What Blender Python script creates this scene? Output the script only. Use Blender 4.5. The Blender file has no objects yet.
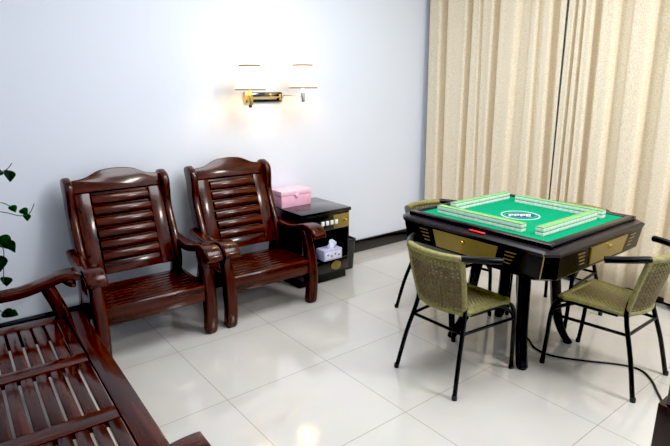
import bpy, bmesh, math, random
from mathutils import Vector, Matrix
random.seed(7)
C = bpy.context.scene.collection
PI = math.pi

# ------------------------------------------------------------------ materials
MAT = {}
def new_mat(name):
    m = bpy.data.materials.new(name); m.use_nodes = True
    nt = m.node_tree; b = nt.nodes['Principled BSDF']
    MAT[name] = m
    return m, nt, b

def simple(name, col, rough=.4, metal=0., coat=0., noise=.06, nscale=30, spec=.5, emit=None, estr=0.):
    m, nt, b = new_mat(name)
    tc = nt.nodes.new('ShaderNodeTexCoord'); n = nt.nodes.new('ShaderNodeTexNoise')
    n.inputs['Scale'].default_value = nscale; n.inputs['Detail'].default_value = 3
    nt.links.new(tc.outputs['Object'], n.inputs['Vector'])
    r = nt.nodes.new('ShaderNodeValToRGB')
    c0 = [max(0, c * (1 - noise)) for c in col]; c1 = [min(1, c * (1 + noise)) for c in col]
    r.color_ramp.elements[0].color = (*c0, 1); r.color_ramp.elements[1].color = (*c1, 1)
    r.color_ramp.elements[0].position = .3; r.color_ramp.elements[1].position = .7
    nt.links.new(n.outputs['Fac'], r.inputs['Fac']); nt.links.new(r.outputs['Color'], b.inputs['Base Color'])
    b.inputs['Roughness'].default_value = rough; b.inputs['Metallic'].default_value = metal
    b.inputs['Coat Weight'].default_value = coat; b.inputs['Coat Roughness'].default_value = .06
    b.inputs['Specular IOR Level'].default_value = spec
    if emit:
        b.inputs['Emission Color'].default_value = (*emit, 1); b.inputs['Emission Strength'].default_value = estr
    return m

def wood(name, dark, light, axis, rough=.2):
    m, nt, b = new_mat(name)
    tc = nt.nodes.new('ShaderNodeTexCoord'); mp = nt.nodes.new('ShaderNodeMapping')
    s = [38, 38, 38]; s[axis] = 3.0
    mp.inputs['Scale'].default_value = s
    nt.links.new(tc.outputs['Object'], mp.inputs['Vector'])
    n = nt.nodes.new('ShaderNodeTexNoise'); n.inputs['Scale'].default_value = 1.0
    n.inputs['Detail'].default_value = 5; n.inputs['Distortion'].default_value = .25
    nt.links.new(mp.outputs['Vector'], n.inputs['Vector'])
    r = nt.nodes.new('ShaderNodeValToRGB')
    r.color_ramp.elements[0].color = (*dark, 1); r.color_ramp.elements[1].color = (*light, 1)
    r.color_ramp.elements[0].position = .34; r.color_ramp.elements[1].position = .68
    nt.links.new(n.outputs['Fac'], r.inputs['Fac']); nt.links.new(r.outputs['Color'], b.inputs['Base Color'])
    b.inputs['Roughness'].default_value = rough; b.inputs['Specular IOR Level'].default_value = .32
    b.inputs['Coat Weight'].default_value = .22; b.inputs['Coat Roughness'].default_value = .05
    return m

WD, WL = (.022, .0040, .0018), (.082, .0145, .0052)
wood('rosewood_x', WD, WL, 0); wood('rosewood_y', WD, WL, 1); wood('rosewood_z', WD, WL, 2)
simple('black_gloss', (.006, .006, .007), .16, coat=.5)
simple('black_plastic', (.010, .010, .011), .3)
simple('machine_black', (.006, .005, .006), .25, spec=.35)
simple('ledge_grey', (.013, .010, .014), .3, spec=.35)
simple('black_metal', (.005, .005, .006), .3, spec=.35)
simple('gold_panel', (.36, .27, .085), .28, metal=.55, noise=.05)
simple('gold', (.75, .52, .16), .22, metal=1)
simple('chrome', (.8, .8, .82), .12, metal=1)
simple('brown_wood_knob', (.13, .035, .015), .3)
simple('cream_plastic', (.82, .76, .6), .35)
simple('white_plastic', (.85, .85, .84), .3)
simple('tile_white', (.82, .86, .84), .2, coat=.3, noise=.02)
simple('tile_green', (.20, .50, .17), .22, coat=.3)
simple('red_plate', (.55, .02, .02), .3)
simple('logo_white', (.85, .88, .88), .7)
simple('logo_blue', (.02, .05, .16), .7)
simple('logo_light_blue', (.12, .45, .55), .7)
simple('pink_card', (.92, .50, .66), .55)
simple('pink_light', (.96, .62, .74), .5)
simple('lilac_card', (.58, .56, .80), .5)
simple('tissue_white', (.80, .84, .95), .8)
simple('print_purple', (.22, .18, .42), .5)
simple('bottle_blue', (.01, .03, .22), .12, coat=.6)
simple('bottle_cap', (.45, .38, .28), .4)
simple('bin_grey', (.03, .032, .034), .35)
simple('trim_braid', (.22, .14, .06), .6)
simple('rubber', (.02, .02, .02), .6)
simple('leaf', (.010, .045, .010), .35, noise=.4, nscale=60)
simple('stem', (.05, .11, .03), .5)
simple('terracotta', (.30, .12, .06), .7)
simple('soil', (.03, .02, .013), .95)
simple('dark_cabinet', (.022, .010, .008), .25, coat=.4)
simple('metal_trim', (.45, .45, .45), .3, metal=1)
simple('wicker', (.26, .235, .085), .42, noise=.25, nscale=55)
simple('wicker_dark', (.15, .115, .05), .5, noise=.3, nscale=55)
simple('ceiling_paint', (.86, .86, .85), .9)
simple('bulb', (.9, .8, .6), .4, emit=(1, .70, .36), estr=46)

# wall paint
m, nt, b = new_mat('wall_paint')
n = nt.nodes.new('ShaderNodeTexNoise'); n.inputs['Scale'].default_value = 90; n.inputs['Detail'].default_value = 3
tc = nt.nodes.new('ShaderNodeTexCoord'); nt.links.new(tc.outputs['Object'], n.inputs['Vector'])
bp = nt.nodes.new('ShaderNodeBump'); bp.inputs['Strength'].default_value = .03; bp.inputs['Distance'].default_value = .003
nt.links.new(n.outputs['Fac'], bp.inputs['Height']); nt.links.new(bp.outputs['Normal'], b.inputs['Normal'])
b.inputs['Base Color'].default_value = (.76, .81, .90, 1); b.inputs['Roughness'].default_value = .75

# polished floor tiles, 60 cm
m, nt, b = new_mat('floor_tile')
tc = nt.nodes.new('ShaderNodeTexCoord'); mp = nt.nodes.new('ShaderNodeMapping')
mp.inputs['Location'].default_value = (-.378, -.262, 0)
nt.links.new(tc.outputs['Object'], mp.inputs['Vector'])
br = nt.nodes.new('ShaderNodeTexBrick'); br.offset = 0; br.squash = 1
br.inputs['Scale'].default_value = 1; br.inputs['Brick Width'].default_value = .6; br.inputs['Row Height'].default_value = .6
br.inputs['Mortar Size'].default_value = .0022; br.inputs['Mortar Smooth'].default_value = .3
br.inputs['Color1'].default_value = (.69, .665, .625, 1); br.inputs['Color2'].default_value = (.665, .645, .605, 1)
br.inputs['Mortar'].default_value = (.40, .38, .34, 1)
nt.links.new(mp.outputs['Vector'], br.inputs['Vector'])
n = nt.nodes.new('ShaderNodeTexNoise'); n.inputs['Scale'].default_value = 7; n.inputs['Detail'].default_value = 6
nt.links.new(tc.outputs['Object'], n.inputs['Vector'])
mx = nt.nodes.new('ShaderNodeMixRGB'); mx.blend_type = 'MULTIPLY'; mx.inputs['Fac'].default_value = .10
nt.links.new(br.outputs['Color'], mx.inputs['Color1']); nt.links.new(n.outputs['Color'], mx.inputs['Color2'])
nt.links.new(mx.outputs['Color'], b.inputs['Base Color'])
b.inputs['Roughness'].default_value = .10; b.inputs['Specular IOR Level'].default_value = .6
b.inputs['Coat Weight'].default_value = .35; b.inputs['Coat Roughness'].default_value = .02

# felt
m, nt, b = new_mat('felt')
n = nt.nodes.new('ShaderNodeTexNoise'); n.inputs['Scale'].default_value = 260; n.inputs['Detail'].default_value = 2
tc = nt.nodes.new('ShaderNodeTexCoord'); nt.links.new(tc.outputs['Object'], n.inputs['Vector'])
r = nt.nodes.new('ShaderNodeValToRGB'); r.color_ramp.elements[0].color = (.0, .235, .105, 1); r.color_ramp.elements[1].color = (.004, .34, .165, 1)
nt.links.new(n.outputs['Fac'], r.inputs['Fac']); nt.links.new(r.outputs['Color'], b.inputs['Base Color'])
b.inputs['Roughness'].default_value = .9; b.inputs['Specular IOR Level'].default_value = .15

# curtain fabric: fine woven fleck, slightly translucent
m, nt, b = new_mat('curtain_fabric')
tc = nt.nodes.new('ShaderNodeTexCoord'); mp = nt.nodes.new('ShaderNodeMapping'); mp.inputs['Scale'].default_value = (210, 210, 110)
nt.links.new(tc.outputs['Object'], mp.inputs['Vector'])
n = nt.nodes.new('ShaderNodeTexNoise'); n.inputs['Scale'].default_value = 1; n.inputs['Detail'].default_value = 2
nt.links.new(mp.outputs['Vector'], n.inputs['Vector'])
r = nt.nodes.new('ShaderNodeValToRGB'); r.color_ramp.elements[0].color = (.73, .585, .385, 1); r.color_ramp.elements[1].color = (.86, .79, .645, 1)
r.color_ramp.elements[0].position = .33; r.color_ramp.elements[1].position = .60
nt.links.new(n.outputs['Fac'], r.inputs['Fac']); nt.links.new(r.outputs['Color'], b.inputs['Base Color'])
b.inputs['Roughness'].default_value = .8; b.inputs['Specular IOR Level'].default_value = .15

# lamp shade
m, nt, b = new_mat('lampshade_fabric')
nt.nodes.remove(b)
out = nt.nodes['Material Output']
d = nt.nodes.new('ShaderNodeBsdfDiffuse'); t = nt.nodes.new('ShaderNodeBsdfTranslucent')
for q in (d, t): q.inputs['Color'].default_value = (.95, .88, .72, 1)
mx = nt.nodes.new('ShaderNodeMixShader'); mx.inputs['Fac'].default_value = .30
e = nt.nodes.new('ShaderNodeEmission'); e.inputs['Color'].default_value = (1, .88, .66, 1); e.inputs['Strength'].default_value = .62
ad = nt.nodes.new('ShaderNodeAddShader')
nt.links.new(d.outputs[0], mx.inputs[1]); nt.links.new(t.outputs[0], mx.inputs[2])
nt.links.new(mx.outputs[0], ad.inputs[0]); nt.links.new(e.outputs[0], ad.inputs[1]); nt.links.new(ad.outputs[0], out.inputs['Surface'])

# ------------------------------------------------------------------ mesh helpers
def bm_box(bm, c, s, bev=0., rot=None, mi=0, segs=2):
    t = bmesh.new(); bmesh.ops.create_cube(t, size=1)
    bmesh.ops.scale(t, vec=s, verts=t.verts)
    if bev > 0: bmesh.ops.bevel(t, geom=t.edges[:], offset=min(bev, min(s) * .45), segments=segs, profile=.5, affect='EDGES')
    if rot is not None: bmesh.ops.transform(t, matrix=rot.to_4x4(), verts=t.verts)
    bmesh.ops.translate(t, vec=c, verts=t.verts)
    merge(bm, t, mi)

def merge(bm, t, mi=None):
    vm = {}
    for v in t.verts: vm[v] = bm.verts.new(v.co)
    for f in t.faces:
        try:
            g = bm.faces.new([vm[v] for v in f.verts]); g.material_index = f.material_index if mi is None else mi
        except ValueError: pass
    t.free()

def bm_prism(bm, pts, axis, a, bb, bev=0., mi=0, segs=2):
    """polygon pts (2-D) in the plane normal to axis, extruded from a to bb"""
    def P(p, w):
        if axis == 0: return (w, p[0], p[1])
        if axis == 1: return (p[0], w, p[1])
        return (p[0], p[1], w)
    t = bmesh.new()
    v0 = [t.verts.new(P(p, a)) for p in pts]; v1 = [t.verts.new(P(p, bb)) for p in pts]
    t.faces.new(v0); t.faces.new(v1[::-1])
    n = len(pts)
    for i in range(n): t.faces.new((v0[i], v1[i], v1[(i + 1) % n], v0[(i + 1) % n]))
    bmesh.ops.recalc_face_normals(t, faces=t.faces)
    if bev > 0:
        ed = [e for e in t.edges if len(e.link_faces) == 2 and e.calc_face_angle(0) > .6]
        bmesh.ops.bevel(t, geom=ed, offset=bev, segments=segs, profile=.5, affect='EDGES', clamp_overlap=True)
    merge(bm, t, mi)

def catmull(pts, n):
    out = []; P = [Vector(p) for p in pts]
    for i in range(len(P) - 1):
        p0 = P[max(i - 1, 0)]; p1 = P[i]; p2 = P[i + 1]; p3 = P[min(i + 2, len(P) - 1)]
        for k in range(n):
            t = k / n
            out.append(.5 * ((2 * p1) + (-p0 + p2) * t + (2 * p0 - 5 * p1 + 4 * p2 - p3) * t * t + (-p0 + 3 * p1 - 3 * p2 + p3) * t ** 3))
    out.append(P[-1]); return out

def bm_tube(bm, pts, rad, seg=10, mi=0, caps=True):
    pts = [Vector(p) for p in pts]; rings = []
    if not hasattr(rad, '__len__'): rad = [rad] * len(pts)
    tan = [(pts[min(i + 1, len(pts) - 1)] - pts[max(i - 1, 0)]).normalized() for i in range(len(pts))]
    up = Vector((0, 0, 1)) if abs(tan[0].z) < .9 else Vector((1, 0, 0))
    nrm = (up - tan[0] * up.dot(tan[0])).normalized()
    for i, p in enumerate(pts):
        nrm = (nrm - tan[i] * nrm.dot(tan[i])).normalized(); bn = tan[i].cross(nrm)
        rings.append([bm.verts.new(p + (nrm * math.cos(2 * PI * k / seg) + bn * math.sin(2 * PI * k / seg)) * rad[i]) for k in range(seg)])
    for a, b2 in zip(rings, rings[1:]):
        for k in range(seg):
            f = bm.faces.new((a[k], a[(k + 1) % seg], b2[(k + 1) % seg], b2[k])); f.material_index = mi
    if caps:
        f = bm.faces.new(rings[0][::-1]); f.material_index = mi
        f = bm.faces.new(rings[-1]); f.material_index = mi

def bm_loft(bm, secs, mi=0):
    """secs: list of rings (lists of points, same count)"""
    rings = [[bm.verts.new(p) for p in s] for s in secs]; n = len(secs[0])
    for a, b2 in zip(rings, rings[1:]):
        for k in range(n):
            f = bm.faces.new((a[k], a[(k + 1) % n], b2[(k + 1) % n], b2[k])); f.material_index = mi
    bm.faces.new(rings[0][::-1]).material_index = mi; bm.faces.new(rings[-1]).material_index = mi

def rrect(w, h, r, k=4):
    r = min(r, w * .49, h * .49); out = []
    for cx, cy, a0 in ((w / 2 - r, h / 2 - r, 0), (-w / 2 + r, h / 2 - r, PI / 2), (-w / 2 + r, -h / 2 + r, PI), (w / 2 - r, -h / 2 + r, 1.5 * PI)):
        for i in range(k + 1):
            a = a0 + PI / 2 * i / k; out.append((cx + r * math.cos(a), cy + r * math.sin(a)))
    return out

def bm_lathe(bm, prof, c=(0, 0, 0), seg=24, mi=0, closed=False):
    rings = []
    for r_, z in prof:
        rings.append([bm.verts.new((c[0] + r_ * math.cos(2 * PI * k / seg), c[1] + r_ * math.sin(2 * PI * k / seg), c[2] + z)) for k in range(seg)])
    pr = list(zip(rings, rings[1:]))
    if closed: pr.append((rings[-1], rings[0]))
    for a, b2 in pr:
        for k in range(seg):
            f = bm.faces.new((a[k], a[(k + 1) % seg], b2[(k + 1) % seg], b2[k])); f.material_index = mi
    if not closed:
        bm.faces.new(rings[0][::-1]).material_index = mi; bm.faces.new(rings[-1]).material_index = mi

def obj(name, bm, mats, parent=None, smooth=35, loc=None):
    bmesh.ops.recalc_face_normals(bm, faces=bm.faces)
    for f in bm.faces: f.smooth = True
    me = bpy.data.meshes.new(name); bm.to_mesh(me); bm.free()
    for mm in (mats if isinstance(mats, (list, tuple)) else [mats]): me.materials.append(MAT[mm])
    me.set_sharp_from_angle(angle=math.radians(smooth))
    o = bpy.data.objects.new(name, me); C.objects.link(o)
    if parent is not None: o.parent = parent
    if loc is not None: o.location = loc
    return o

def thing(name, label, cat, loc=(0, 0, 0), rotz=0, group=None):
    o = bpy.data.objects.new(name, None); C.objects.link(o); o.empty_display_size = .1
    o.location = loc; o.rotation_euler = (0, 0, rotz)
    return tag(o, label, cat, group)

def tag(o, label, cat, group=None):
    o['label'] = label; o['category'] = cat
    if group: o['group'] = group
    return o

def struct(name, bm, mat, label, parent=None):
    o = obj(name, bm, mat, parent)
    if parent is None:
        o['kind'] = 'structure'; o['label'] = label; o['category'] = name.split('_')[0]
    return o

def copy_tree(o, parent=None):
    c = o.copy(); C.objects.link(c)
    if parent is not None:
        c.parent = parent; c.matrix_parent_inverse = o.matrix_parent_inverse.copy()
    for ch in list(o.children): copy_tree(ch, c)
    return c

def B(): return bmesh.new()

# ------------------------------------------------------------------ the room
XW, YW, XL, YF, ZC = 3.88, 3.436, -.62, -1.5, 2.75
bm = B(); bm_box(bm, ((XW + XL) / 2, (YW + YF) / 2, -.05), (XW - XL + .2, YW - YF + .2, .1)); bmesh.ops.translate(bm, vec=(0, 0, 0), verts=bm.verts)
struct('floor', bm, 'floor_tile', 'polished cream floor tiles with thin grey joints')
bm = B(); bm_box(bm, ((XW + XL) / 2, (YW + YF) / 2, ZC + .05), (XW - XL + .2, YW - YF + .2, .1)); struct('ceiling', bm, 'ceiling_paint', 'plain white ceiling')
bm = B(); bm_box(bm, ((XW + XL) / 2, YW + .05, ZC / 2), (XW - XL + .2, .1, ZC)); struct('wall_back', bm, 'wall_paint', 'plain white wall behind the armchairs and the wall lamp')
bm = B(); bm_box(bm, (XW + .05, (YW + YF) / 2, ZC / 2), (.1, YW - YF, ZC)); struct('wall_right', bm, 'wall_paint', 'white wall behind the curtains')
bm = B(); bm_box(bm, (XL - .05, (YW + YF) / 2, ZC / 2), (.1, YW - YF, ZC)); struct('wall_left', bm, 'wall_paint', 'white wall behind the wooden sofa')
bm = B(); bm_box(bm, ((XW + XL) / 2, YF - .05, ZC / 2), (XW - XL + .2, .1, ZC)); struct('wall_front', bm, 'wall_paint', 'white wall behind the viewer')
bm = B(); bm_box(bm, ((XW + XL) / 2, YW - .007, .0575), (XW - XL, .014, .115), .003); struct('baseboard_back', bm, 'black_gloss', 'glossy black baseboard under the white wall')
bm = B(); bm_box(bm, (XW - .007, (YW + YF) / 2 - .01, .0575), (.014, YW - YF - .02, .115), .003); struct('baseboard_right', bm, 'black_gloss', 'glossy black baseboard under the curtains')

# ------------------------------------------------------------------ curtains
XC = 3.765; KF = .995
def curtain(name, label, folds, y_a, y_b, zt=2.66, zb=.055):
    """folds: (y at z 2.2, y at z .55, half width, depth)"""
    ys = []
    n = 420
    rows = [zb + (zt - zb) * i / 14 for i in range(15)]
    bm = B(); grid = []
    for z in rows:
        t = (z - .55) / 1.65
        row = []
        for i in range(n + 1):
            u = i / n
            ya = y_a[1] + (y_a[0] - y_a[1]) * t; yb = y_b[1] + (y_b[0] - y_b[1]) * t
            y = ya + (yb - ya) * u
            x = XC - .006 * math.sin(u * 11 + z * .35)
            for (f0, f1, w, dp) in folds:
                fy = (f1 + (f0 - f1) * t) * KF
                d = (y - fy) / w
                g = math.exp(-d * d * d * d)
                x += dp * 1.75 * g
                x -= dp * .08 * math.exp(-((abs(d) - 1.9) / .8) ** 2)
            row.append(bm.verts.new((min(x, XW - .022), y, z)))
        grid.append(row)
    for a, b2 in zip(grid, grid[1:]):
        for i in range(n): bm.faces.new((a[i], a[i + 1], b2[i + 1], b2[i]))
    ext = bmesh.ops.extrude_face_region(bm, geom=bm.faces[:])
    bmesh.ops.translate(bm, vec=(.004, 0, 0), verts=[v for v in ext['geom'] if isinstance(v, bmesh.types.BMVert)])
    o = obj(name, bm, 'curtain_fabric', None, smooth=180)
    return tag(o, label, 'curtain', 'floor length curtains')
curtain('curtain', 'cream flecked long curtain beside the white wall, left of the dark gap',
        [(3.233, 3.195, .030, .055), (2.965, 2.948, .024, .055), (2.85, 2.80, .013, .022), (2.697, 2.674, .026, .055), (2.45, 2.444, .05, .030),
         (2.32, 2.28, .020, .025), (2.20, 2.15, .026, .055)], (3.378, 3.350), (2.103, 2.085))
curtain('curtain', 'cream flecked long curtain right of the dark gap, reaching the right edge of the photo',
        [(2.035, 2.020, .010, .045), (1.985, 1.955, .010, .05), (1.885, 1.85, .022, .05), (1.708, 1.675, .042, .04), (1.478, 1.455, .045, .045), (1.26, 1.25, .04, .045),
         (1.02, 1.0, .04, .05), (.80, .80, .03, .05), (.58, .58, .04, .05)], (2.080, 2.072), (.35, .35))
bm = B(); bm_tube(bm, [(XC - .01, 3.42, 2.685), (XC - .01, .25, 2.685)], .016, 12)
for y in (3.2, 1.8, .5): bm_box(bm, (XC + .04, y, 2.685), (.09, .02, .03), .004)
o = obj('curtain_rail', bm, 'metal_trim'); tag(o, 'round metal curtain rail fixed to the wall above both curtains', 'rail')

# ------------------------------------------------------------------ rosewood seats
def seat_builder(t, W, long=False, over=.0, bars=(), zs=.325):
    """local frame: front = -y.  W = half distance between leg centres"""
    A = ('rosewood_y', 'rosewood_x', 'rosewood_z')
    ld = .055 if long else 0; dd = .16 if long else 0; ex = .035 if long else -.03
    def legpath():
        return catmull([(-.268, 0), (-.283, .12), (-.280, .24), (-.262, .36), (-.225, .47), (-.205, .525)], 5)
    for s in (-1, 1):
        bm = B(); secs = []
        P = [Vector((p[0] + ld, p[1])) for p in legpath()]
        for i, p in enumerate(P):
            tt = i / (len(P) - 1)
            w = .074 - .012 * tt + .006 * math.sin(tt * PI); d = .074 - .006 * tt
            if i == 0: w -= .012; d -= .012
            secs.append([(s * W + a, p[0] + b_, p[1] + (.0 if i else 0)) for a, b_ in rrect(w, d, .022)])
        # slightly chamfered foot
        bm_loft(bm, secs); obj('leg', bm, 'rosewood_z', t)
    # rear posts with scrolled wings
    for s in (-1, 1):
        bm = B()
        front = catmull([(.205, 0), (.150, .18), (.085, .34), (.075, .44), (.105, .54), (.150, .64), (.185, .74), (.185, .83), (.190, .89), (.215, .925)], 4)
        back = catmull([(.265, .945), (.315, .935), (.325, .90), (.300, .84), (.285, .74), (.250, .62), (.215, .52), (.190, .42), (.200, .30), (.245, .15), (.285, 0)], 4)
        pts = [(p[0] + dd, p[1]) for p in front] + [(p[0] + dd, p[1]) for p in back]
        xx = s * (W - .028)
        bm_prism(bm, pts, 0, xx - .024, xx + .024, .016, segs=3)
        obj('rear_leg', bm, 'rosewood_z', t)
    # armrests
    for s in (-1, 1):
        bm = B()
        P = catmull([(.205 + dd, .535), (.10, .518), (-.03, .515), (-.13, .532), (-.22, .556), (-.30, .557), (-.35 - over, .538), (-.378 - over, .505), (-.375 - over, .478)], 5)
        secs = []
        n = len(P)
        for i, p in enumerate(P):
            tt = i / (n - 1)
            a = P[max(i - 1, 0)]; c = P[min(i + 1, n - 1)]
            tg = (Vector((c[0] - a[0], c[1] - a[1]))).normalized(); nr = Vector((tg.y, -tg.x))   # upward normal when moving -y
            if nr.y < 0 and tt < .8: nr = -nr
            w = .062 + .044 * min(1, tt * 1.6); th = .050 - .012 * tt
            if tt > .93: th *= .9
            sx = s * (W + .012 * min(1, tt * 1.5))
            secs.append([(sx + q, p[0] + nr.x * (h - th / 2), p[1] + nr.y * (h - th / 2)) for q, h in rrect(w, th, .016)])
        bm_loft(bm, secs); obj('armrest', bm, 'rosewood_y', t)
    # seat frame: front rail, side rails, back rail
    bm = B()
    fr = [(-.300, zs - .105), (-.300, zs - .012), (-.290, zs), (-.262, zs), (-.262, zs - .105)]
    bm_prism(bm, fr, 0, -W - ex, W + ex, .006); obj('front_rail', bm, 'rosewood_x', t)
    for s in (-1, 1):
        bm = B(); bm_box(bm, (s * (W - .022), -.07 + dd / 2, zs - .055), (.036, .37 + dd, .09), .006); obj('side_rail', bm, 'rosewood_y', t)
    bm = B(); bm_box(bm, (0, .105 + dd, zs - .055), (2 * W - .09, .035, .08), .006); obj('back_rail', bm, 'rosewood_x', t)
    if not long:
        n = 7
        for i in range(n):
            bm = B(); y = -.240 + i * .0515
            bm_box(bm, (0, y, zs - .010 - .012 * i / n), (2 * W - .08, .0455, .020), .007); obj('seat_slat', bm, 'rosewood_x', t)
    else:
        bm = B(); bm_box(bm, (0, -.264, zs - .010), (2 * W + .066, .088, .030), .009); obj('front_board', bm, 'rosewood_x', t)
        ends = [-W + .05] + sorted(bars) + [W - .05]
        for x in bars:
            bm = B(); bm_box(bm, (x, -.050 + dd / 2, zs - .014), (.084, .335 + dd, .028), .003); obj('cross_bar', bm, 'rosewood_y', t)
        for a, c in zip(ends, ends[1:]):
            a2 = a + (.0425 if a != ends[0] else 0); c2 = c - (.0425 if c != ends[-1] else 0)
            for k in range(8):
                y = -.1945 + k * .0535
                bm = B(); bm_box(bm, ((a2 + c2) / 2, y, zs - .012), (c2 - a2 - .0005, .0435, .020), .004); obj('seat_slat', bm, 'rosewood_x', t)
        for s in (-1, 1):
            bm = B(); bm_box(bm, (s * (W - .008), -.050 + dd / 2, zs - .013), (.085, .335 + dd, .024), .004); obj('end_board', bm, 'rosewood_y', t)
    # reclined back
    th = math.atan(.34); yb, zb = .072 + dd, .355
    M = Matrix.Translation((0, yb, zb)) @ Matrix.Rotation(-th, 4, 'X')      # panel frame: x, thickness y, up z
    def put(bm, name, mat, par=t):
        bmesh.ops.transform(bm, matrix=M, verts=bm.verts); return obj(name, bm, mat, par)
    L = .655
    panels = 1 if not long else 3
    half = W - .052
    pw = 2 * half / panels
    for k in range(panels):
        x0 = -half + k * pw; x1 = x0 + pw
        top = []
        for i in range(25):
            u = i / 24; x = x0 + (x1 - x0) * u; v = abs(2 * u - 1)
            z = L - .055 + .012 * (1 - v) + .046 * (1 / (1 + math.exp((v - .55) * 11)))
            top.append((x, z))
        poly = [(x0, L - .135), *top, (x1, L - .135)]
        bm = B(); bm_prism(bm, poly, 1, -.018, .018, .008); put(bm, 'top_rail', 'rosewood_x')
        for sx in (x0 + .045, x1 - .045):
            bm = B(); bm_box(bm, (sx, .002, (L - .110) / 2), (.086, .026, L - .160), .006); put(bm, 'back_stile', 'rosewood_z')
        xa, xb = x0 + .088, x1 - .088
        bm = B(); bm_box(bm, ((xa + xb) / 2, .002, .062), (xb - xa, .024, .070), .006); put(bm, 'bottom_rail', 'rosewood_x')
        for i in range(6):
            zc = .132 + i * .0685
            prof = [(-.018 * math.sin(PI * j / 10) - .004, zc + .030 * math.cos(PI * j / 10)) for j in range(11)] + [(.010, zc - .029), (.010, zc + .029)]
            bm = B(); bm_prism(bm, prof, 0, xa + .002, xb - .002, .003); put(bm, 'back_slat', 'rosewood_x')
        bm = B(); bm_box(bm, ((xa + xb) / 2, .014, .30), (xb - xa, .008, .44)); put(bm, 'back_board', 'rosewood_x')
    return t

ch1 = thing('armchair', 'dark red slatted wooden armchair nearest the sofa and plant', 'armchair', (.926, 3.05, 0), 0, 'matching wooden armchairs against the white wall')
seat_builder(ch1, .310)
ch2 = copy_tree(ch1); ch2.location = (1.682, 3.05, 0)
ch2['label'] = 'dark red slatted wooden armchair beside the black cabinet and pink box'
sofa = thing('sofa', 'long dark wooden sofa with open slatted seat in the lower left corner', 'sofa', (.207, 1.985, 0), PI / 2 - math.radians(2.0))
seat_builder(sofa, .815, True, -.090, (-.675, -.185, .305))

# ------------------------------------------------------------------ cabinet and what is on it
cx0, cx1, cy0, cy1, ct = 2.062, 2.512, 2.975, 3.415, .572
cab = thing('cabinet', 'low black glossy cabinet with gold control panel beside the right armchair', 'cabinet', ((cx0 + cx1) / 2, (cy0 + cy1) / 2, 0))
W2, D2 = (cx1 - cx0) / 2, (cy1 - cy0) / 2
bm = B(); bm_box(bm, (0, 0, ct - .014), (2 * W2 + .012, 2 * D2 + .012, .028), .005); obj('cabinet_top', bm, 'black_gloss', cab)
bm = B(); bm_box(bm, (0, .02, .035), (2 * W2 - .01, 2 * D2 - .05, .07), .004); obj('plinth', bm, 'black_plastic', cab)
for s in (-1, 1):
    bm = B(); bm_box(bm, (s * (W2 - .010), .006, .305), (.02, 2 * D2 - .012, .478), .003); obj('side_panel', bm, 'black_gloss', cab)
bm = B(); bm_box(bm, (0, D2 - .012, .305), (2 * W2 - .04, .012, .478)); obj('back_panel', bm, 'black_plastic', cab)
bm = B(); bm_box(bm, (0, 0, .078), (2 * W2 - .04, 2 * D2 - .02, .02), .003); obj('bottom_panel', bm, 'black_plastic', cab)
bm = B(); bm_box(bm, (0, 0, .182), (2 * W2 - .04, 2 * D2 - .02, .016), .003); obj('shelf', bm, 'black_gloss', cab)
dr = obj('drawer', (lambda q: (bm_box(q, (0, -D2 + .012, .478), (2 * W2 - .042, .024, .125), .004), q)[1])(B()), 'black_gloss', cab)
bm = B(); bm_box(bm, (.135, -D2 - .002, .478), (.150, .006, .105), .002); g = obj('control_panel', bm, 'gold_panel', dr); g['label'] = 'gold control panel'
bm = B(); t_ = bmesh.new(); bm_lathe(t_, [(.017, 0), (.017, .008), (.011, .010), (.010, .026), (.006, .028)], seg=18)
bmesh.ops.rotate(t_, cent=(0, 0, 0), matrix=Matrix.Rotation(PI / 2, 3, 'X'), verts=t_.verts); bmesh.ops.translate(t_, vec=(.165, -D2 - .005, .480), verts=t_.verts); merge(bm, t_)
obj('knob', bm, 'gold', dr)
for i in range(4):
    bm = B(); bm_box(bm, (.085 - i * .042, -D2 - .005, .478), (.028, .012, .034), .004); obj('button', bm, 'white_plastic', dr)
bm = B(); bm_box(bm, (0, -D2 + .010, .130), (2 * W2 - .044, .02, .085), .004); dd = obj('lower_door', bm, 'black_gloss', cab)
bm = B(); t_ = bmesh.new(); bm_lathe(t_, [(.048, 0), (.048, .004), (.040, .008), (.014, .010), (.012, .022)], seg=28)
bmesh.ops.rotate(t_, cent=(0, 0, 0), matrix=Matrix.Rotation(PI / 2, 3, 'X'), verts=t_.verts); bmesh.ops.scale(t_, vec=(1, 1, .72), verts=t_.verts); bmesh.ops.translate(t_, vec=(.085, -D2 - .001, .134), verts=t_.verts); merge(bm, t_)
o = obj('door_plate', bm, 'gold_panel', dd); o['label'] = 'round gold door plate'

# pink box
px0, px1, py0, py1 = 2.062, 2.338, 3.235, 3.405
pk = thing('gift_box', 'pink cardboard keepsake box with lid and heart clasp on the black cabinet', 'box', ((px0 + px1) / 2, (py0 + py1) / 2, ct))
w, d = px1 - px0, py1 - py0
bm = B(); bm_box(bm, (0, 0, .044), (w - .006, d - .006, .088), .003); obj('box_body', bm, 'pink_card', pk)
bm = B(); bm_box(bm, (0, 0, .107), (w, d, .037), .004); obj('lid', bm, 'pink_light', pk)
bm = B(); hp = []
for i in range(28):
    a = 2 * PI * i / 28; hp.append((.0011 * 16 * math.sin(a) ** 3, .0011 * (13 * math.cos(a) - 5 * math.cos(2 * a) - 2 * math.cos(3 * a) - math.cos(4 * a))))
t_ = [(x, z + .085) for x, z in hp]; bm_prism(bm, t_, 1, -d / 2 - .008, -d / 2 - .0005, .001); obj('clasp', bm, 'pink_light', pk)

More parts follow.
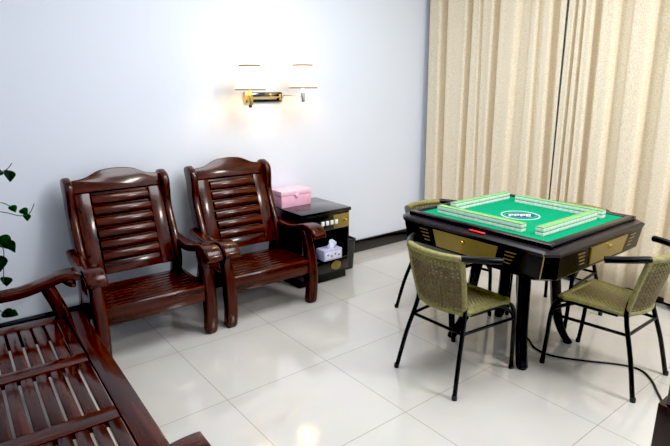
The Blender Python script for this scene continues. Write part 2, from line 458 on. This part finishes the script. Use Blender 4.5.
# tissue box on the shelf edge
tb = thing('tissue_box', 'lilac and white tissue box with tissue pulled up, on the shelf of the black cabinet', 'tissue box', (2.328, 3.005, .1905))
bm = B(); bm_box(bm, (0, 0, .041), (.170, .110, .082), .003); obj('carton', bm, 'lilac_card', tb)
bm = B(); bm_box(bm, (0, -.0555, .040), (.150, .002, .055)); fp = obj('front_print', bm, 'tissue_white', tb)
for i in range(4):
    bm = B(); t_ = bmesh.new(); bm_lathe(t_, [(.008, 0), (.008, .002)], seg=12); bmesh.ops.rotate(t_, cent=(0, 0, 0), matrix=Matrix.Rotation(PI / 2, 3, 'X'), verts=t_.verts)
    bmesh.ops.translate(t_, vec=(-.052 + i * .035, -.0565, .046 - (i % 2) * .012), verts=t_.verts); merge(bm, t_); obj('printed_dot', bm, 'print_purple', fp)
bm = B()
rows = []
for j in range(7):
    v = j / 6; row = []
    for i in range(11):
        u = i / 10 - .5
        row.append(bm.verts.new((.005 + u * (.045 + .05 * v) + .012 * v, -.012 + .018 * math.sin(u * 9 + v * 2) * (.4 + v), .080 + v * (.060 - .035 * abs(u) + .012 * math.sin(u * 14)))))
    rows.append(row)
for a, b2 in zip(rows, rows[1:]):
    for i in range(10): bm.faces.new((a[i], a[i + 1], b2[i + 1], b2[i]))
ex = bmesh.ops.extrude_face_region(bm, geom=bm.faces[:]); bmesh.ops.translate(bm, vec=(0, .0015, 0), verts=[v for v in ex['geom'] if isinstance(v, bmesh.types.BMVert)])
obj('tissue', bm, 'tissue_white', tb, smooth=180)
# blue bottle at the left of the shelf
bo = thing('bottle', 'small dark blue bottle on the open shelf of the black cabinet, behind the armrest', 'bottle', (2.135, 3.03, .1905))
bm = B(); bm_lathe(bm, [(.030, 0), (.034, .006), (.034, .095), (.028, .115), (.013, .130), (.013, .142)], seg=20); obj('bottle_body', bm, 'bottle_blue', bo)
bm = B(); bm_lathe(bm, [(.016, .142), (.016, .166), (.013, .168)], seg=16); obj('cap', bm, 'bottle_cap', bo)
# slim bin
bn = thing('waste_bin', 'slim dark grey waste bin on the floor between the black cabinet and the wall', 'bin', (2.640, 3.21, 0))
bm = B()
def ring(wx, wy, z): return [(a, b_, z) for a, b_ in rrect(wx, wy, .02)]
bm_loft(bm, [ring(.085, .17, 0), ring(.10, .20, .245), ring(.092, .19, .245), ring(.08, .16, .012)]); obj('bin_body', bm, 'bin_grey', bn)
bm = B(); bm_loft(bm, [ring(.108, .208, .240), ring(.110, .210, .258), ring(.094, .194, .258), ring(.0935, .193, .246)]); obj('rim', bm, 'black_plastic', bn)

# ------------------------------------------------------------------ double wall lamp
lamp = thing('wall_lamp', 'twin swing-arm wall lamp with two lit cream shades on a black plate', 'wall lamp', (2.07, YW, 1.38))
bm = B(); bm_box(bm, (0, -.012, 0), (.275, .024, .072), .010); pl = obj('back_plate', bm, 'black_gloss', lamp)
bm = B(); bm_box(bm, (.125, -.028, 0), (.012, .012, .050), .003); obj('plate_trim', bm, 'chrome', pl)
bm = B(); bm_box(bm, (-.020, -.030, -.010), (.20, .010, .012), .002); obj('plate_bar', bm, 'chrome', pl)
bm = B(); bm_box(bm, (-.165, -.020, .002), (.040, .036, .078), .008); obj('wall_joint', bm, 'gold', lamp)
# coordinates are relative to (2.07, YW, 1.38)
def lamp_arm(sx, sy, piv, mat_arm, mat_sleeve, base_z, zs0):
    bm = B(); bm_tube(bm, [piv, (piv[0] + (sx - piv[0]) * .5, piv[1] + (sy - piv[1]) * .55, piv[2]), (sx, sy, piv[2])], .0065, 10)
    bm_lathe(bm, [(.011, -.022), (.011, .022)], (piv[0], piv[1], piv[2]), 14)
    a = obj('swing_arm', bm, mat_arm, lamp)
    bm = B(); bm_lathe(bm, [(.014, -.045), (.016, -.040), (.016, .018), (.020, .022), (.012, .030), (.009, .045), (.008, base_z)], (sx, sy, piv[2]), 18); obj('lamp_holder', bm, mat_sleeve, a)
    bm = B(); bm_lathe(bm, [(.006, -.004), (.018, .008), (.026, .032), (.020, .056), (.006, .068)], (sx, sy, piv[2] + base_z), 18); obj('light_bulb', bm, 'bulb', a)
    z0 = zs0; r0, r1, h = .103, .070, .154
    bm = B(); bm_lathe(bm, [(r0, 0), (r1, h), (r1 - .002, h), (r0 - .002, 0)], (sx, sy, z0), 40, closed=True); sh = obj('lamp_shade', bm, 'lampshade_fabric', a)
    for rr, zz in ((r0, 0), (r1, h)):
        bm = B(); bm_lathe(bm, [(rr + .0016, zz - .0045), (rr + .0016, zz + .0045), (rr - .0034, zz + .0045), (rr - .0034, zz - .0045)], (sx, sy, z0), 40, closed=True); obj('shade_trim', bm, 'trim_braid', sh)
    return a
lamp_arm(-.242, -.215, (.105, -.040, .0), 'gold', 'gold', .062, .056)
lamp_arm(.190, -.215, (.130, -.040, .012), 'chrome', 'chrome', .066, .068)
bm = B(); bm_lathe(bm, [(.010, -.035), (.012, -.030), (.012, .018), (.008, .022)], (-.218, -.165, -.030), 14); bm_tube(bm, [(-.218, -.165, -.008), (-.205, -.17, .0)], .005); obj('switch_knob', bm, 'brown_wood_knob', lamp)
def light(name, kind, loc, energy, col, size=.1, rot=(0, 0, 0), sy=None):
    l = bpy.data.lights.new(name, kind); l.energy = energy; l.color = col
    if kind == 'AREA':
        l.size = size
        if sy: l.shape = 'RECTANGLE'; l.size_y = sy
    else: l.shadow_soft_size = size
    o = bpy.data.objects.new(name, l); C.objects.link(o); o.location = loc; o.rotation_euler = rot; return o

# ------------------------------------------------------------------ mahjong table
TX, TY, TZ = 2.583, 1.586, .772
tab = thing('mahjong_table', 'square automatic mahjong table with green felt top and black body with gold drawers', 'table', (TX, TY, 0))
bm = B(); bm_box(bm, (0, 0, .758), (.80, .80, .012)); felt = obj('felt_top', bm, 'felt', tab)
bm = B(); H = .433
for s in (-1, 1):
    bm_prism(bm, [(s * H, .745), (s * H, .768), (s * (H - .006), .774), (s * (H - .034), .774), (s * (H - .040), .768), (s * (H - .040), .745)], 1, -H, H, .002)
    bm_prism(bm, [(s * H, .745), (s * H, .768), (s * (H - .006), .774), (s * (H - .034), .774), (s * (H - .040), .768), (s * (H - .040), .745)], 0, -H + .03, H - .03, .002)
obj('rim', bm, 'machine_black', tab)
def octo(h, c): return [(h, -h + c), (h, h - c), (h - c, h), (-h + c, h), (-h, h - c), (-h, -h + c), (-h + c, -h), (h - c, -h)]
bm = B(); bm_loft(bm, [[(x, y, .722) for x, y in octo(.477, .044)], [(x, y, .738) for x, y in octo(.482, .044)], [(x, y, .748) for x, y in octo(.470, .044)], [(x, y, .752) for x, y in octo(.436, .02)]]); obj('ledge', bm, 'ledge_grey', tab, smooth=25)
bm = B(); bm_loft(bm, [[(x, y, .585) for x, y in octo(.434, .07)], [(x, y, .612) for x, y in octo(.464, .054)], [(x, y, .722) for x, y in octo(.476, .048)]]); body = obj('body', bm, 'machine_black', tab, smooth=25)
# bottom housing
bm = B(); bm_loft(bm, [[(x, y, .53) for x, y in octo(.20, .05)], [(x, y, .586) for x, y in octo(.30, .06)]]); obj('housing', bm, 'black_plastic', tab, smooth=25)
# gold drawers, vents, per side: local frame of a side: u along the side, face leaning
for k in range(4):
    R = Matrix.Rotation(k * PI / 2, 4, 'Z')
    def face(u, z, off): # side facing -y
        y = -(.464 + (z - .612) / (.722 - .612) * .013) - off
        return Vector((u, y, z))
    def plate(name, quad, off, mat, par, thick=.006):
        bm = B()
        a = [bm.verts.new(face(u, z, off)) for u, z in quad]; c = [bm.verts.new(face(u, z, -thick)) for u, z in quad]
        bm.faces.new(a); bm.faces.new(c[::-1])
        for i in range(len(quad)): bm.faces.new((a[i], c[i], c[(i + 1) % len(quad)], a[(i + 1) % len(quad)]))
        bmesh.ops.transform(bm, matrix=R, verts=bm.verts)
        return obj(name, bm, mat, par)
    us = {0: .045, 3: -.012}.get(k, 0); uw = .94 if k == 0 else 1
    dw = plate('drawer', [(us - .180 * uw, .624), (us + .180 * uw, .624), (us + .203 * uw, .716), (us - .203 * uw, .716)], .006, 'gold_panel', tab); dw['label'] = 'gold drawer front'
    bm = B(); t_ = bmesh.new(); bm_lathe(t_, [(.011, 0), (.011, .006), (.007, .014), (.003, .016)], seg=14)
    bmesh.ops.rotate(t_, cent=(0, 0, 0), matrix=Matrix.Rotation(PI / 2, 3, 'X'), verts=t_.verts); bmesh.ops.translate(t_, vec=face(us, .690, .006), verts=t_.verts)
    bmesh.ops.transform(t_, matrix=R, verts=t_.verts); merge(bm, t_); obj('knob', bm, 'gold', dw)
    for s in (-1, 1):
        for j in range(4):
            z = .645 + j * .019; sh_ = (z - .624) * .25
            q = [(us + s * (.222 + sh_), z - .003), (us + s * (.280 + sh_ - .006 * (3 - j)), z - .003), (us + s * (.285 + sh_ - .006 * (3 - j)), z + .003), (us + s * (.223 + sh_), z + .003)]
            v = plate('vent_slot', q if s > 0 else q[::-1], .003, 'gold_panel', tab, .002)
    if k == 3:
        bm = B(); bm_tube(bm, [face(.412, .606, .002), face(.430, .722, .002), face(.428, .738, .006)], .0028, 8)
        bmesh.ops.transform(bm, matrix=R, verts=bm.verts); obj('corner_trim', bm, 'gold_panel', tab)
# red display strip on the near left ledge
bm = B(); bm_box(bm, (-.4560, -.050, .7535), (.014, .095, .010), .002, Matrix.Rotation(-.25, 3, 'Y')); obj('display_strip', bm, 'red_plate', tab)
# legs
for sx in (-1, 1):
    for sy in (-1, 1):
        bm = B()
        P = catmull([(.125, .56), (.150, .47), (.165, .34), (.178, .20), (.205, .08), (.236, .012)], 5)
        secs = []
        for i, p in enumerate(P):
            tt = i / (len(P) - 1); w = .068 - .010 * tt
            ang = math.atan2(sy, sx); ca, sa = math.cos(ang), math.sin(ang)
            rr = p[0] * 1.414
            secs.append([(rr * ca + a * ca - b_ * sa, rr * sa + a * sa + b_ * ca, p[1]) for a, b_ in rrect(w * .8, w, .012)])
        bm_loft(bm, secs); lg = obj('leg', bm, 'machine_black', tab)
        bm = B(); bm_lathe(bm, [(.024, 0), (.026, .004), (.024, .014)], (sx * .236, sy * .236, 0), 16); obj('rubber_foot', bm, 'rubber', lg)
# logo
ang = math.atan2(-.66, .75)
lg0 = B(); bm_lathe(lg0, [(.104, 0), (.104, .0012), (.0985, .0012), (.0985, 0)], seg=56, closed=True)
lo = obj('printed_ring', lg0, 'logo_white', felt, loc=(-.015, -.010, .7642))
bm = B(); pts = [(.083 * math.cos(2 * PI * i / 40), .052 * math.sin(2 * PI * i / 40)) for i in range(40)]
bm_prism(bm, pts, 2, 0, .0010); bmesh.ops.rotate(bm, cent=(0, 0, 0), matrix=Matrix.Rotation(ang, 3, 'Z'), verts=bm.verts); obj('printed_oval', bm, 'logo_blue', lo)
bm = B()
bm_lathe(bm, [(.086, 0), (.086, .0008), (.082, .0008), (.082, 0)], seg=40, closed=True); bmesh.ops.scale(bm, vec=(1, .66, 1), verts=bm.verts); bmesh.ops.rotate(bm, cent=(0, 0, 0), matrix=Matrix.Rotation(ang, 3, 'Z'), verts=bm.verts); obj('printed_outline', bm, 'logo_light_blue', lo)
# slanted white block lettering, unreadable in the photograph: only its strokes
bm = B()
def stroke(x0, y0, x1, y1, wd=.010):
    a = Vector((x0, y0, 0)); c = Vector((x1, y1, 0)); dvec = (c - a).normalized(); nn = Vector((-dvec.y, dvec.x, 0)) * wd / 2
    q = [a - nn, c - nn, c + nn, a + nn]; bm_prism(bm, [(v.x + .25 * v.y, v.y) for v in q], 2, .0008, .0018)
for x in (-.050, -.018, .014, .044):
    stroke(x - .009, -.026, x - .009, .026); stroke(x - .009, .021, x + .012, .021); stroke(x + .009, -.004, x + .009, .024, .009); stroke(x - .009, -.004, x + .012, -.004, .009)
stroke(-.028, -.026, -.020, -.004, .008); stroke(.036, -.026, .056, -.026, .008)
bmesh.ops.rotate(bm, cent=(0, 0, 0), matrix=Matrix.Rotation(ang, 3, 'Z'), verts=bm.verts); obj('printed_lettering', bm, 'logo_white', lo)

# tiles: four double walls of 17 stacks
def tile_mesh():
    bm = B()
    bm_box(bm, (0, 0, .0081), (.0306, .043, .0162), .0018, mi=0, segs=2)
    bm_box(bm, (0, 0, .0187), (.0306, .043, .0054), .0018, mi=1, segs=2)
    bmesh.ops.recalc_face_normals(bm, faces=bm.faces)
    for f in bm.faces: f.smooth = True
    me = bpy.data.meshes.new('mahjong_tile'); bm.to_mesh(me); bm.free()
    me.materials.append(MAT['tile_white']); me.materials.append(MAT['tile_green']); me.set_sharp_from_angle(angle=math.radians(30))
    return me
TM = tile_mesh(); ZF = .7641; TH = .0216; ST = .0315
walls = [  # start point, direction, rotation, words for the wall, words for its start and finish
    ((2.278, 1.388), (0, 1), PI / 2, 'front left wall', 'right', 'left'),
    ((2.395, 1.895), (1, 0), 0, 'far left wall', 'left', 'right'),
    ((2.868, 1.275), (0, 1), PI / 2, 'curtain-side wall', 'right', 'left'),
    ((2.290, 1.288), (1, 0), 0, 'front right wall', 'left', 'right')]
for (p, dvec, rz, words, w0, w1) in walls:
    for i in range(17):
        for lay in (0, 1):
            o = bpy.data.objects.new('mahjong_tile', TM); C.objects.link(o)
            j = random.uniform(-.0008, .0008)
            o.location = (p[0] + dvec[0] * ST * i + dvec[1] * j, p[1] + dvec[1] * ST * i + dvec[0] * j, ZF + lay * TH)
            o.rotation_euler = (0, 0, rz)
            layer = 'upper' if lay else 'lower'
            if i == 0: lab = 'green-backed mahjong tile, %s one at the %s end of the %s' % (layer, w0, words)
            elif i == 16: lab = 'green-backed mahjong tile, %s one at the %s end of the %s' % (layer, w1, words)
            else: lab = 'green-backed mahjong tile inside the %s layer of the %s' % (layer, words)
            tag(o, lab, 'mahjong tile', '%s layer of the tile %s' % (layer, words))

# ------------------------------------------------------------------ wicker chairs (local front = +x)
def wicker_chair(t):
    for s in (-1, 1):
        # rear leg
        bm = B(); bm_tube(bm, catmull([(-.235, s * .195, 0), (-.19, s * .175, .2), (-.135, s * .150, .395), (-.150, s * .152, .5)], 4), .0115, 10); lg = obj('rear_leg', bm, 'black_metal', t)
        bm = B(); bm_lathe(bm, [(.013, 0), (.0135, .012), (.0122, .022)], (-.235, s * .195, 0), 12); obj('foot_cap', bm, 'rubber', lg)
        # front leg bending back into the seat frame
        bm = B(); P = catmull([(.235, s * .195, 0), (.222, s * .198, .16), (.214, s * .198, .30), (.196, s * .194, .365), (.150, s * .188, .392), (.05, s * .178, .392), (-.10, s * .156, .390)], 5)
        bm_tube(bm, P, .0115, 10); lg = obj('front_leg', bm, 'black_metal', t)
        bm = B(); bm_lathe(bm, [(.013, 0), (.0135, .012), (.0122, .022)], (.235, s * .195, 0), 12); obj('foot_cap', bm, 'rubber', lg)
        bm = B(); Q = catmull([(-.052, s * .277, .684), (-.065, s * .268, .686), (-.10, s * .246, .689), (-.145, s * .213, .693), (-.190, s * .172, .697), (-.205, s * .158, .697)], 4)
        bm_tube(bm, Q, [.011] + [.0172] * (len(Q) - 3) + [.0170, .0160], 12); obj('armrest', bm, 'black_metal', t)
        # side stretcher and seat support
        bm = B(); bm_tube(bm, [(-.158, s * .162, .305), (.212, s * .198, .300)], .0085, 8)
        obj('stretcher', bm, 'black_metal', t)
        bm = B(); bm_tube(bm, catmull([(.214, s * .198, .285), (.198, s * .193, .330), (.150, s * .185, .365), (.105, s * .178, .388)], 4), .0095, 8); obj('seat_support', bm, 'black_metal', t)
    bm = B(); bm_tube(bm, [(-.158, -.162, .305), (-.158, .162, .305)], .0085, 8); obj('stretcher', bm, 'black_metal', t)
    bm = B(); bm_tube(bm, [(.190, -.192, .372), (.190, .192, .372)], .009, 8); obj('stretcher', bm, 'black_metal', t)
    # seat
    bm = B()
    def half(x): return .148 + (x + .135) / .32 * .042
    out = []
    for x in [-.135 + .32 * i / 20 for i in range(21)]:
        e = 1 - max(0, (abs((x - .025) / .16) - .82) / .18) * .10
        out.append((x, half(x) * e))
    poly = [(x, y) for x, y in out] + [(x, -y) for x, y in out[::-1]]
    bm_prism(bm, poly, 2, .388, .402, .004, mi=1)
    nrow = 27
    for i in range(nrow):
        x = -.128 + .306 * i / (nrow - 1); hw = half(x)
        P = [(x, hw * (k / 12 - 1), .405 + .0022 * ((-1) ** (i + k)) - .010 * (1 - ((k / 12 - 1)) ** 2)) for k in range(25)]
        bm_tube(bm, P, .0058, 6, mi=0)
    # wrapped border
    ring_ = [Vector((x, y * 1.0, .398)) for x, y in poly] + [Vector((poly[0][0], poly[0][1], .398))]
    bm_tube(bm, ring_, .0145, 10, mi=0, caps=False)
    obj('seat', bm, ['wicker', 'wicker_dark'], t, smooth=50)
    # backrest
    def bp(u, v):
        w = .142 + .020 * v + .006 * math.sin(v * PI)
        x = -.128 - .075 * v - .042 * (1 - u * u)
        return Vector((x, u * w, .395 + .300 * v))
    bm = B()
    nv, nu = 30, 15
    for i in range(nv):                                   # horizontal strands
        v = (i + .5) / nv
        P = [bp(-1 + 2 * k / 28, v) + Vector((.0030 * ((-1) ** (k // 1 + i)), 0, 0)) for k in range(29)]
        bm_tube(bm, P, .0043, 5, mi=1 if 2 < i < 24 else 0)
    for k in range(nu):                                   # vertical canes
        u = -1 + 2 * (k + .5) / nu
        P = [bp(u, v / 12) for v in range(13)]
        bm_tube(bm, P, .0046, 6, mi=1)
    for s in (-1, 1):
        bm_tube(bm, [bp(s, v / 10) for v in range(11)], .0135, 10, mi=0)
    for row in (.02,):
        bm_tube(bm, [bp(-1 + 2 * k / 24, row) for k in range(25)], .0125, 10, mi=0)
    obj('backrest', bm, ['wicker', 'wicker_dark'], t, smooth=60)
    # wrapped top rail: cane coiled round the tube
    bm = B(); P = [bp(-1.0 + 2.0 * k / 90, 1.0) for k in range(91)]
    bm_tube(bm, P, [.0165 + (.0016 if k % 2 else 0) for k in range(91)], 12); obj('top_rail', bm, 'wicker', t, smooth=70)
    return t
G = 'wicker armchairs round the mahjong table'
w1 = thing('wicker_chair', 'olive wicker chair seen from behind at the front left of the mahjong table', 'chair', (2.067, 1.58, 0), 0, G)
wicker_chair(w1)
for lab, loc, rz in (('olive wicker chair with black arms in the right foreground, above the cable', (2.682, 1.080, 0), PI / 2),
                     ('wicker chair mostly hidden behind the far left table corner, near the white wall', (2.585, 2.10, 0), -PI / 2),
                     ('wicker chair hidden behind the table on its curtain side, only legs showing', (3.115, 1.605, 0), PI)):
    c = copy_tree(w1); c.location = loc; c.rotation_euler = (0, 0, rz); c['label'] = lab

# ------------------------------------------------------------------ cable
def cable():
    pts = [(2.50, 1.56, .56), (2.52, 1.56, .30), (2.50, 1.55, .03), (2.53, 1.45, .0062), (2.5, 1.35, .0062)]
    px = [(543, 345.5), (554, 349.7), (576, 351.3), (605, 351.3), (625.5, 354.8), (636.7, 361), (645, 373.3), (650, 387.6), (660.6, 402.3)]
    return pts
FLOORPTS = [(2.66, 1.50), (2.60, 1.43), (2.585, 1.34), (2.62, 1.26), (2.69, 1.16), (2.77, 1.06), (2.81, .99), (2.81, .93), (2.75, .862), (2.665, .805), (2.585, .752), (2.47, .70)]
bm = B(); bm_tube(bm, catmull([(2.60, 1.585, .528), (2.612, 1.58, .30), (2.64, 1.55, .06)] + [(x, y, .0055) for x, y in FLOORPTS], 6), .0052, 8)
tag(obj('power_cable', bm, 'rubber'), 'thin dark power cable curving across the floor from under the mahjong table', 'cable')

# ------------------------------------------------------------------ dark cabinet at the right edge
dc = thing('side_cabinet', 'dark brown wooden cabinet with stepped front cut off at the lower right edge', 'cabinet', (1.98, .38, 0))
bm = B(); bm_box(bm, (0, 0, .225), (.40, .30, .45), .005); obj('base_unit', bm, 'dark_cabinet', dc)
bm = B(); bm_box(bm, (.002, -.010, .60), (.394, .278, .30), .005); up = obj('upper_unit', bm, 'dark_cabinet', dc)
bm = B(); bm_box(bm, (-.202, -.02, .23), (.006, .22, .32), .003); dd = obj('door', bm, 'dark_cabinet', dc)
bm = B(); bm_box(bm, (-.206, .055, .30), (.006, .006, .10), .002); obj('highlight_trim', bm, 'metal_trim', dd)  # thin metal strip standing in for a light highlight along the cabinet edge

# ------------------------------------------------------------------ trailing plant
pl = thing('potted_vine', 'trailing green vine with heart-shaped leaves at the left edge, beside the sofa arm', 'plant', (.05, 3.17, 0))
bm = B(); bm_lathe(bm, [(.085, 0), (.115, .19), (.125, .19), (.125, .22), (.110, .22), (.100, .19)], seg=24); obj('pot', bm, 'terracotta', pl)
bm = B(); bm_lathe(bm, [(.098, .185), (.098, .20)], seg=24); obj('soil', bm, 'soil', pl)
def P3(x, y, z): return (x - .05, y - 3.17, z)
stems = [[(.06, 3.17, .19), (.09, 3.17, .45), (.13, 3.16, .75), (.20, 3.15, .95), (.29, 3.15, 1.02), (.345, 3.15, 1.045), (.372, 3.15, 1.075)],
         [(.04, 3.16, .19), (.08, 3.16, .5), (.14, 3.15, .75), (.21, 3.15, .835), (.30, 3.15, .825), (.37, 3.15, .795), (.415, 3.15, .800), (.445, 3.15, .850)],
         [(.08, 3.15, .19), (.12, 3.14, .42), (.17, 3.14, .62), (.225, 3.14, .68), (.27, 3.14, .64), (.262, 3.14, .55), (.245, 3.14, .44)],
         [(.09, 3.16, .19), (.14, 3.15, .30), (.19, 3.15, .32), (.235, 3.15, .26)],
         [(.20, 3.15, .84), (.26, 3.15, .865), (.30, 3.15, .875), (.335, 3.15, .85)]]
for s in stems:
    bm = B(); bm_tube(bm, catmull([P3(*p) for p in s], 5), .0024, 6); obj('stem', bm, 'stem', pl)
def leaf(c, size, rz, tilt, roll):
    bm = B(); N = 16; rows = []
    for i in range(N + 1):
        t = i / N; z = -t
        w = .52 * math.sin(PI * t ** .62) * (1 - .25 * t) + .02
        if i == N: w = .004
        row = [bm.verts.new((k / 4 * w, .10 * abs(k / 4) * w * 2 + .12 * t * t, z + .10 * (abs(k) / 4) * (1 - t))) for k in range(-4, 5)]
        rows.append(row)
    for a, b2 in zip(rows, rows[1:]):
        for k in range(8): bm.faces.new((a[k], a[k + 1], b2[k + 1], b2[k]))
    M = Matrix.Translation(P3(*c)) @ Matrix.Rotation(rz, 4, 'Z') @ Matrix.Rotation(roll, 4, 'Y') @ Matrix.Rotation(tilt, 4, 'X') @ Matrix.Scale(size, 4)
    bmesh.ops.transform(bm, matrix=M, verts=bm.verts); obj('leaf', bm, 'leaf', pl, smooth=180)
rz0 = math.radians(-36)
for c, sz, a, ti, ro in [((.352, 3.148, 1.035), .062, 0, .1, .15), ((.318, 3.148, 1.04), .045, .8, .5, .9), ((.402, 3.148, .797), .040, .2, .1, .1), ((.340, 3.148, .852), .042, .3, .2, -.3),
                         ((.385, 3.148, .828), .045, .4, .3, -.5), ((.262, 3.138, .695), .085, .3, .1, -.5), ((.290, 3.138, .670), .075, -.2, .2, -.3), ((.235, 3.138, .60), .10, 0, .1, .1), ((.262, 3.138, .585), .06, .3, .2, .6),
                         ((.262, 3.138, .475), .060, .2, .2, .2), ((.225, 3.148, .28), .070, 0, .5, -.9), ((.255, 3.148, .27), .05, .5, .3, -.9), ((.235, 3.148, .84), .05, .2, .3, .4), ((.23, 3.148, .74), .06, .2, .3, .1)]:
    leaf(c, sz, rz0 + a, ti, ro)

# ------------------------------------------------------------------ lights
light('ceiling_key', 'AREA', (2.95, -.35, 2.68), 44, (1, .97, .93), .55, (math.radians(18), math.radians(6), 0), .55)
light('ceiling_fill', 'AREA', (1.95, 1.75, 2.70), 39, (.93, .96, 1.0), 1.5, (0, 0, 0), 1.2)
w = bpy.data.worlds.new('room_air'); bpy.context.scene.world = w; w.use_nodes = True
w.node_tree.nodes['Background'].inputs['Color'].default_value = (.9, .95, 1, 1); w.node_tree.nodes['Background'].inputs['Strength'].default_value = .3

# ------------------------------------------------------------------ camera
cam = bpy.data.cameras.new('camera'); co = bpy.data.objects.new('camera', cam); C.objects.link(co)
cam.sensor_fit = 'HORIZONTAL'; cam.sensor_width = 36; cam.lens = 524.45 / 670 * 36; cam.clip_start = .02
yaw, pitch = .89943, .25593
co.location = (0, 0, 1.461)
d = Vector((math.cos(yaw) * math.cos(pitch), math.sin(yaw) * math.cos(pitch), -math.sin(pitch)))
co.rotation_euler = d.to_track_quat('-Z', 'Y').to_euler()
S = bpy.context.scene; S.camera = co
S.view_settings.view_transform = 'Standard'; S.view_settings.look = 'None'; S.view_settings.exposure = .40; S.view_settings.gamma = 1
S.cycles.use_denoising = True; S.cycles.max_bounces = 10; S.cycles.diffuse_bounces = 6; S.cycles.sample_clamp_indirect = 8
vs = S.view_settings; vs.use_curve_mapping = True
vs.curve_mapping.black_level = (.011, .011, .011); vs.curve_mapping.white_level = (1, 1, 1); vs.curve_mapping.update()
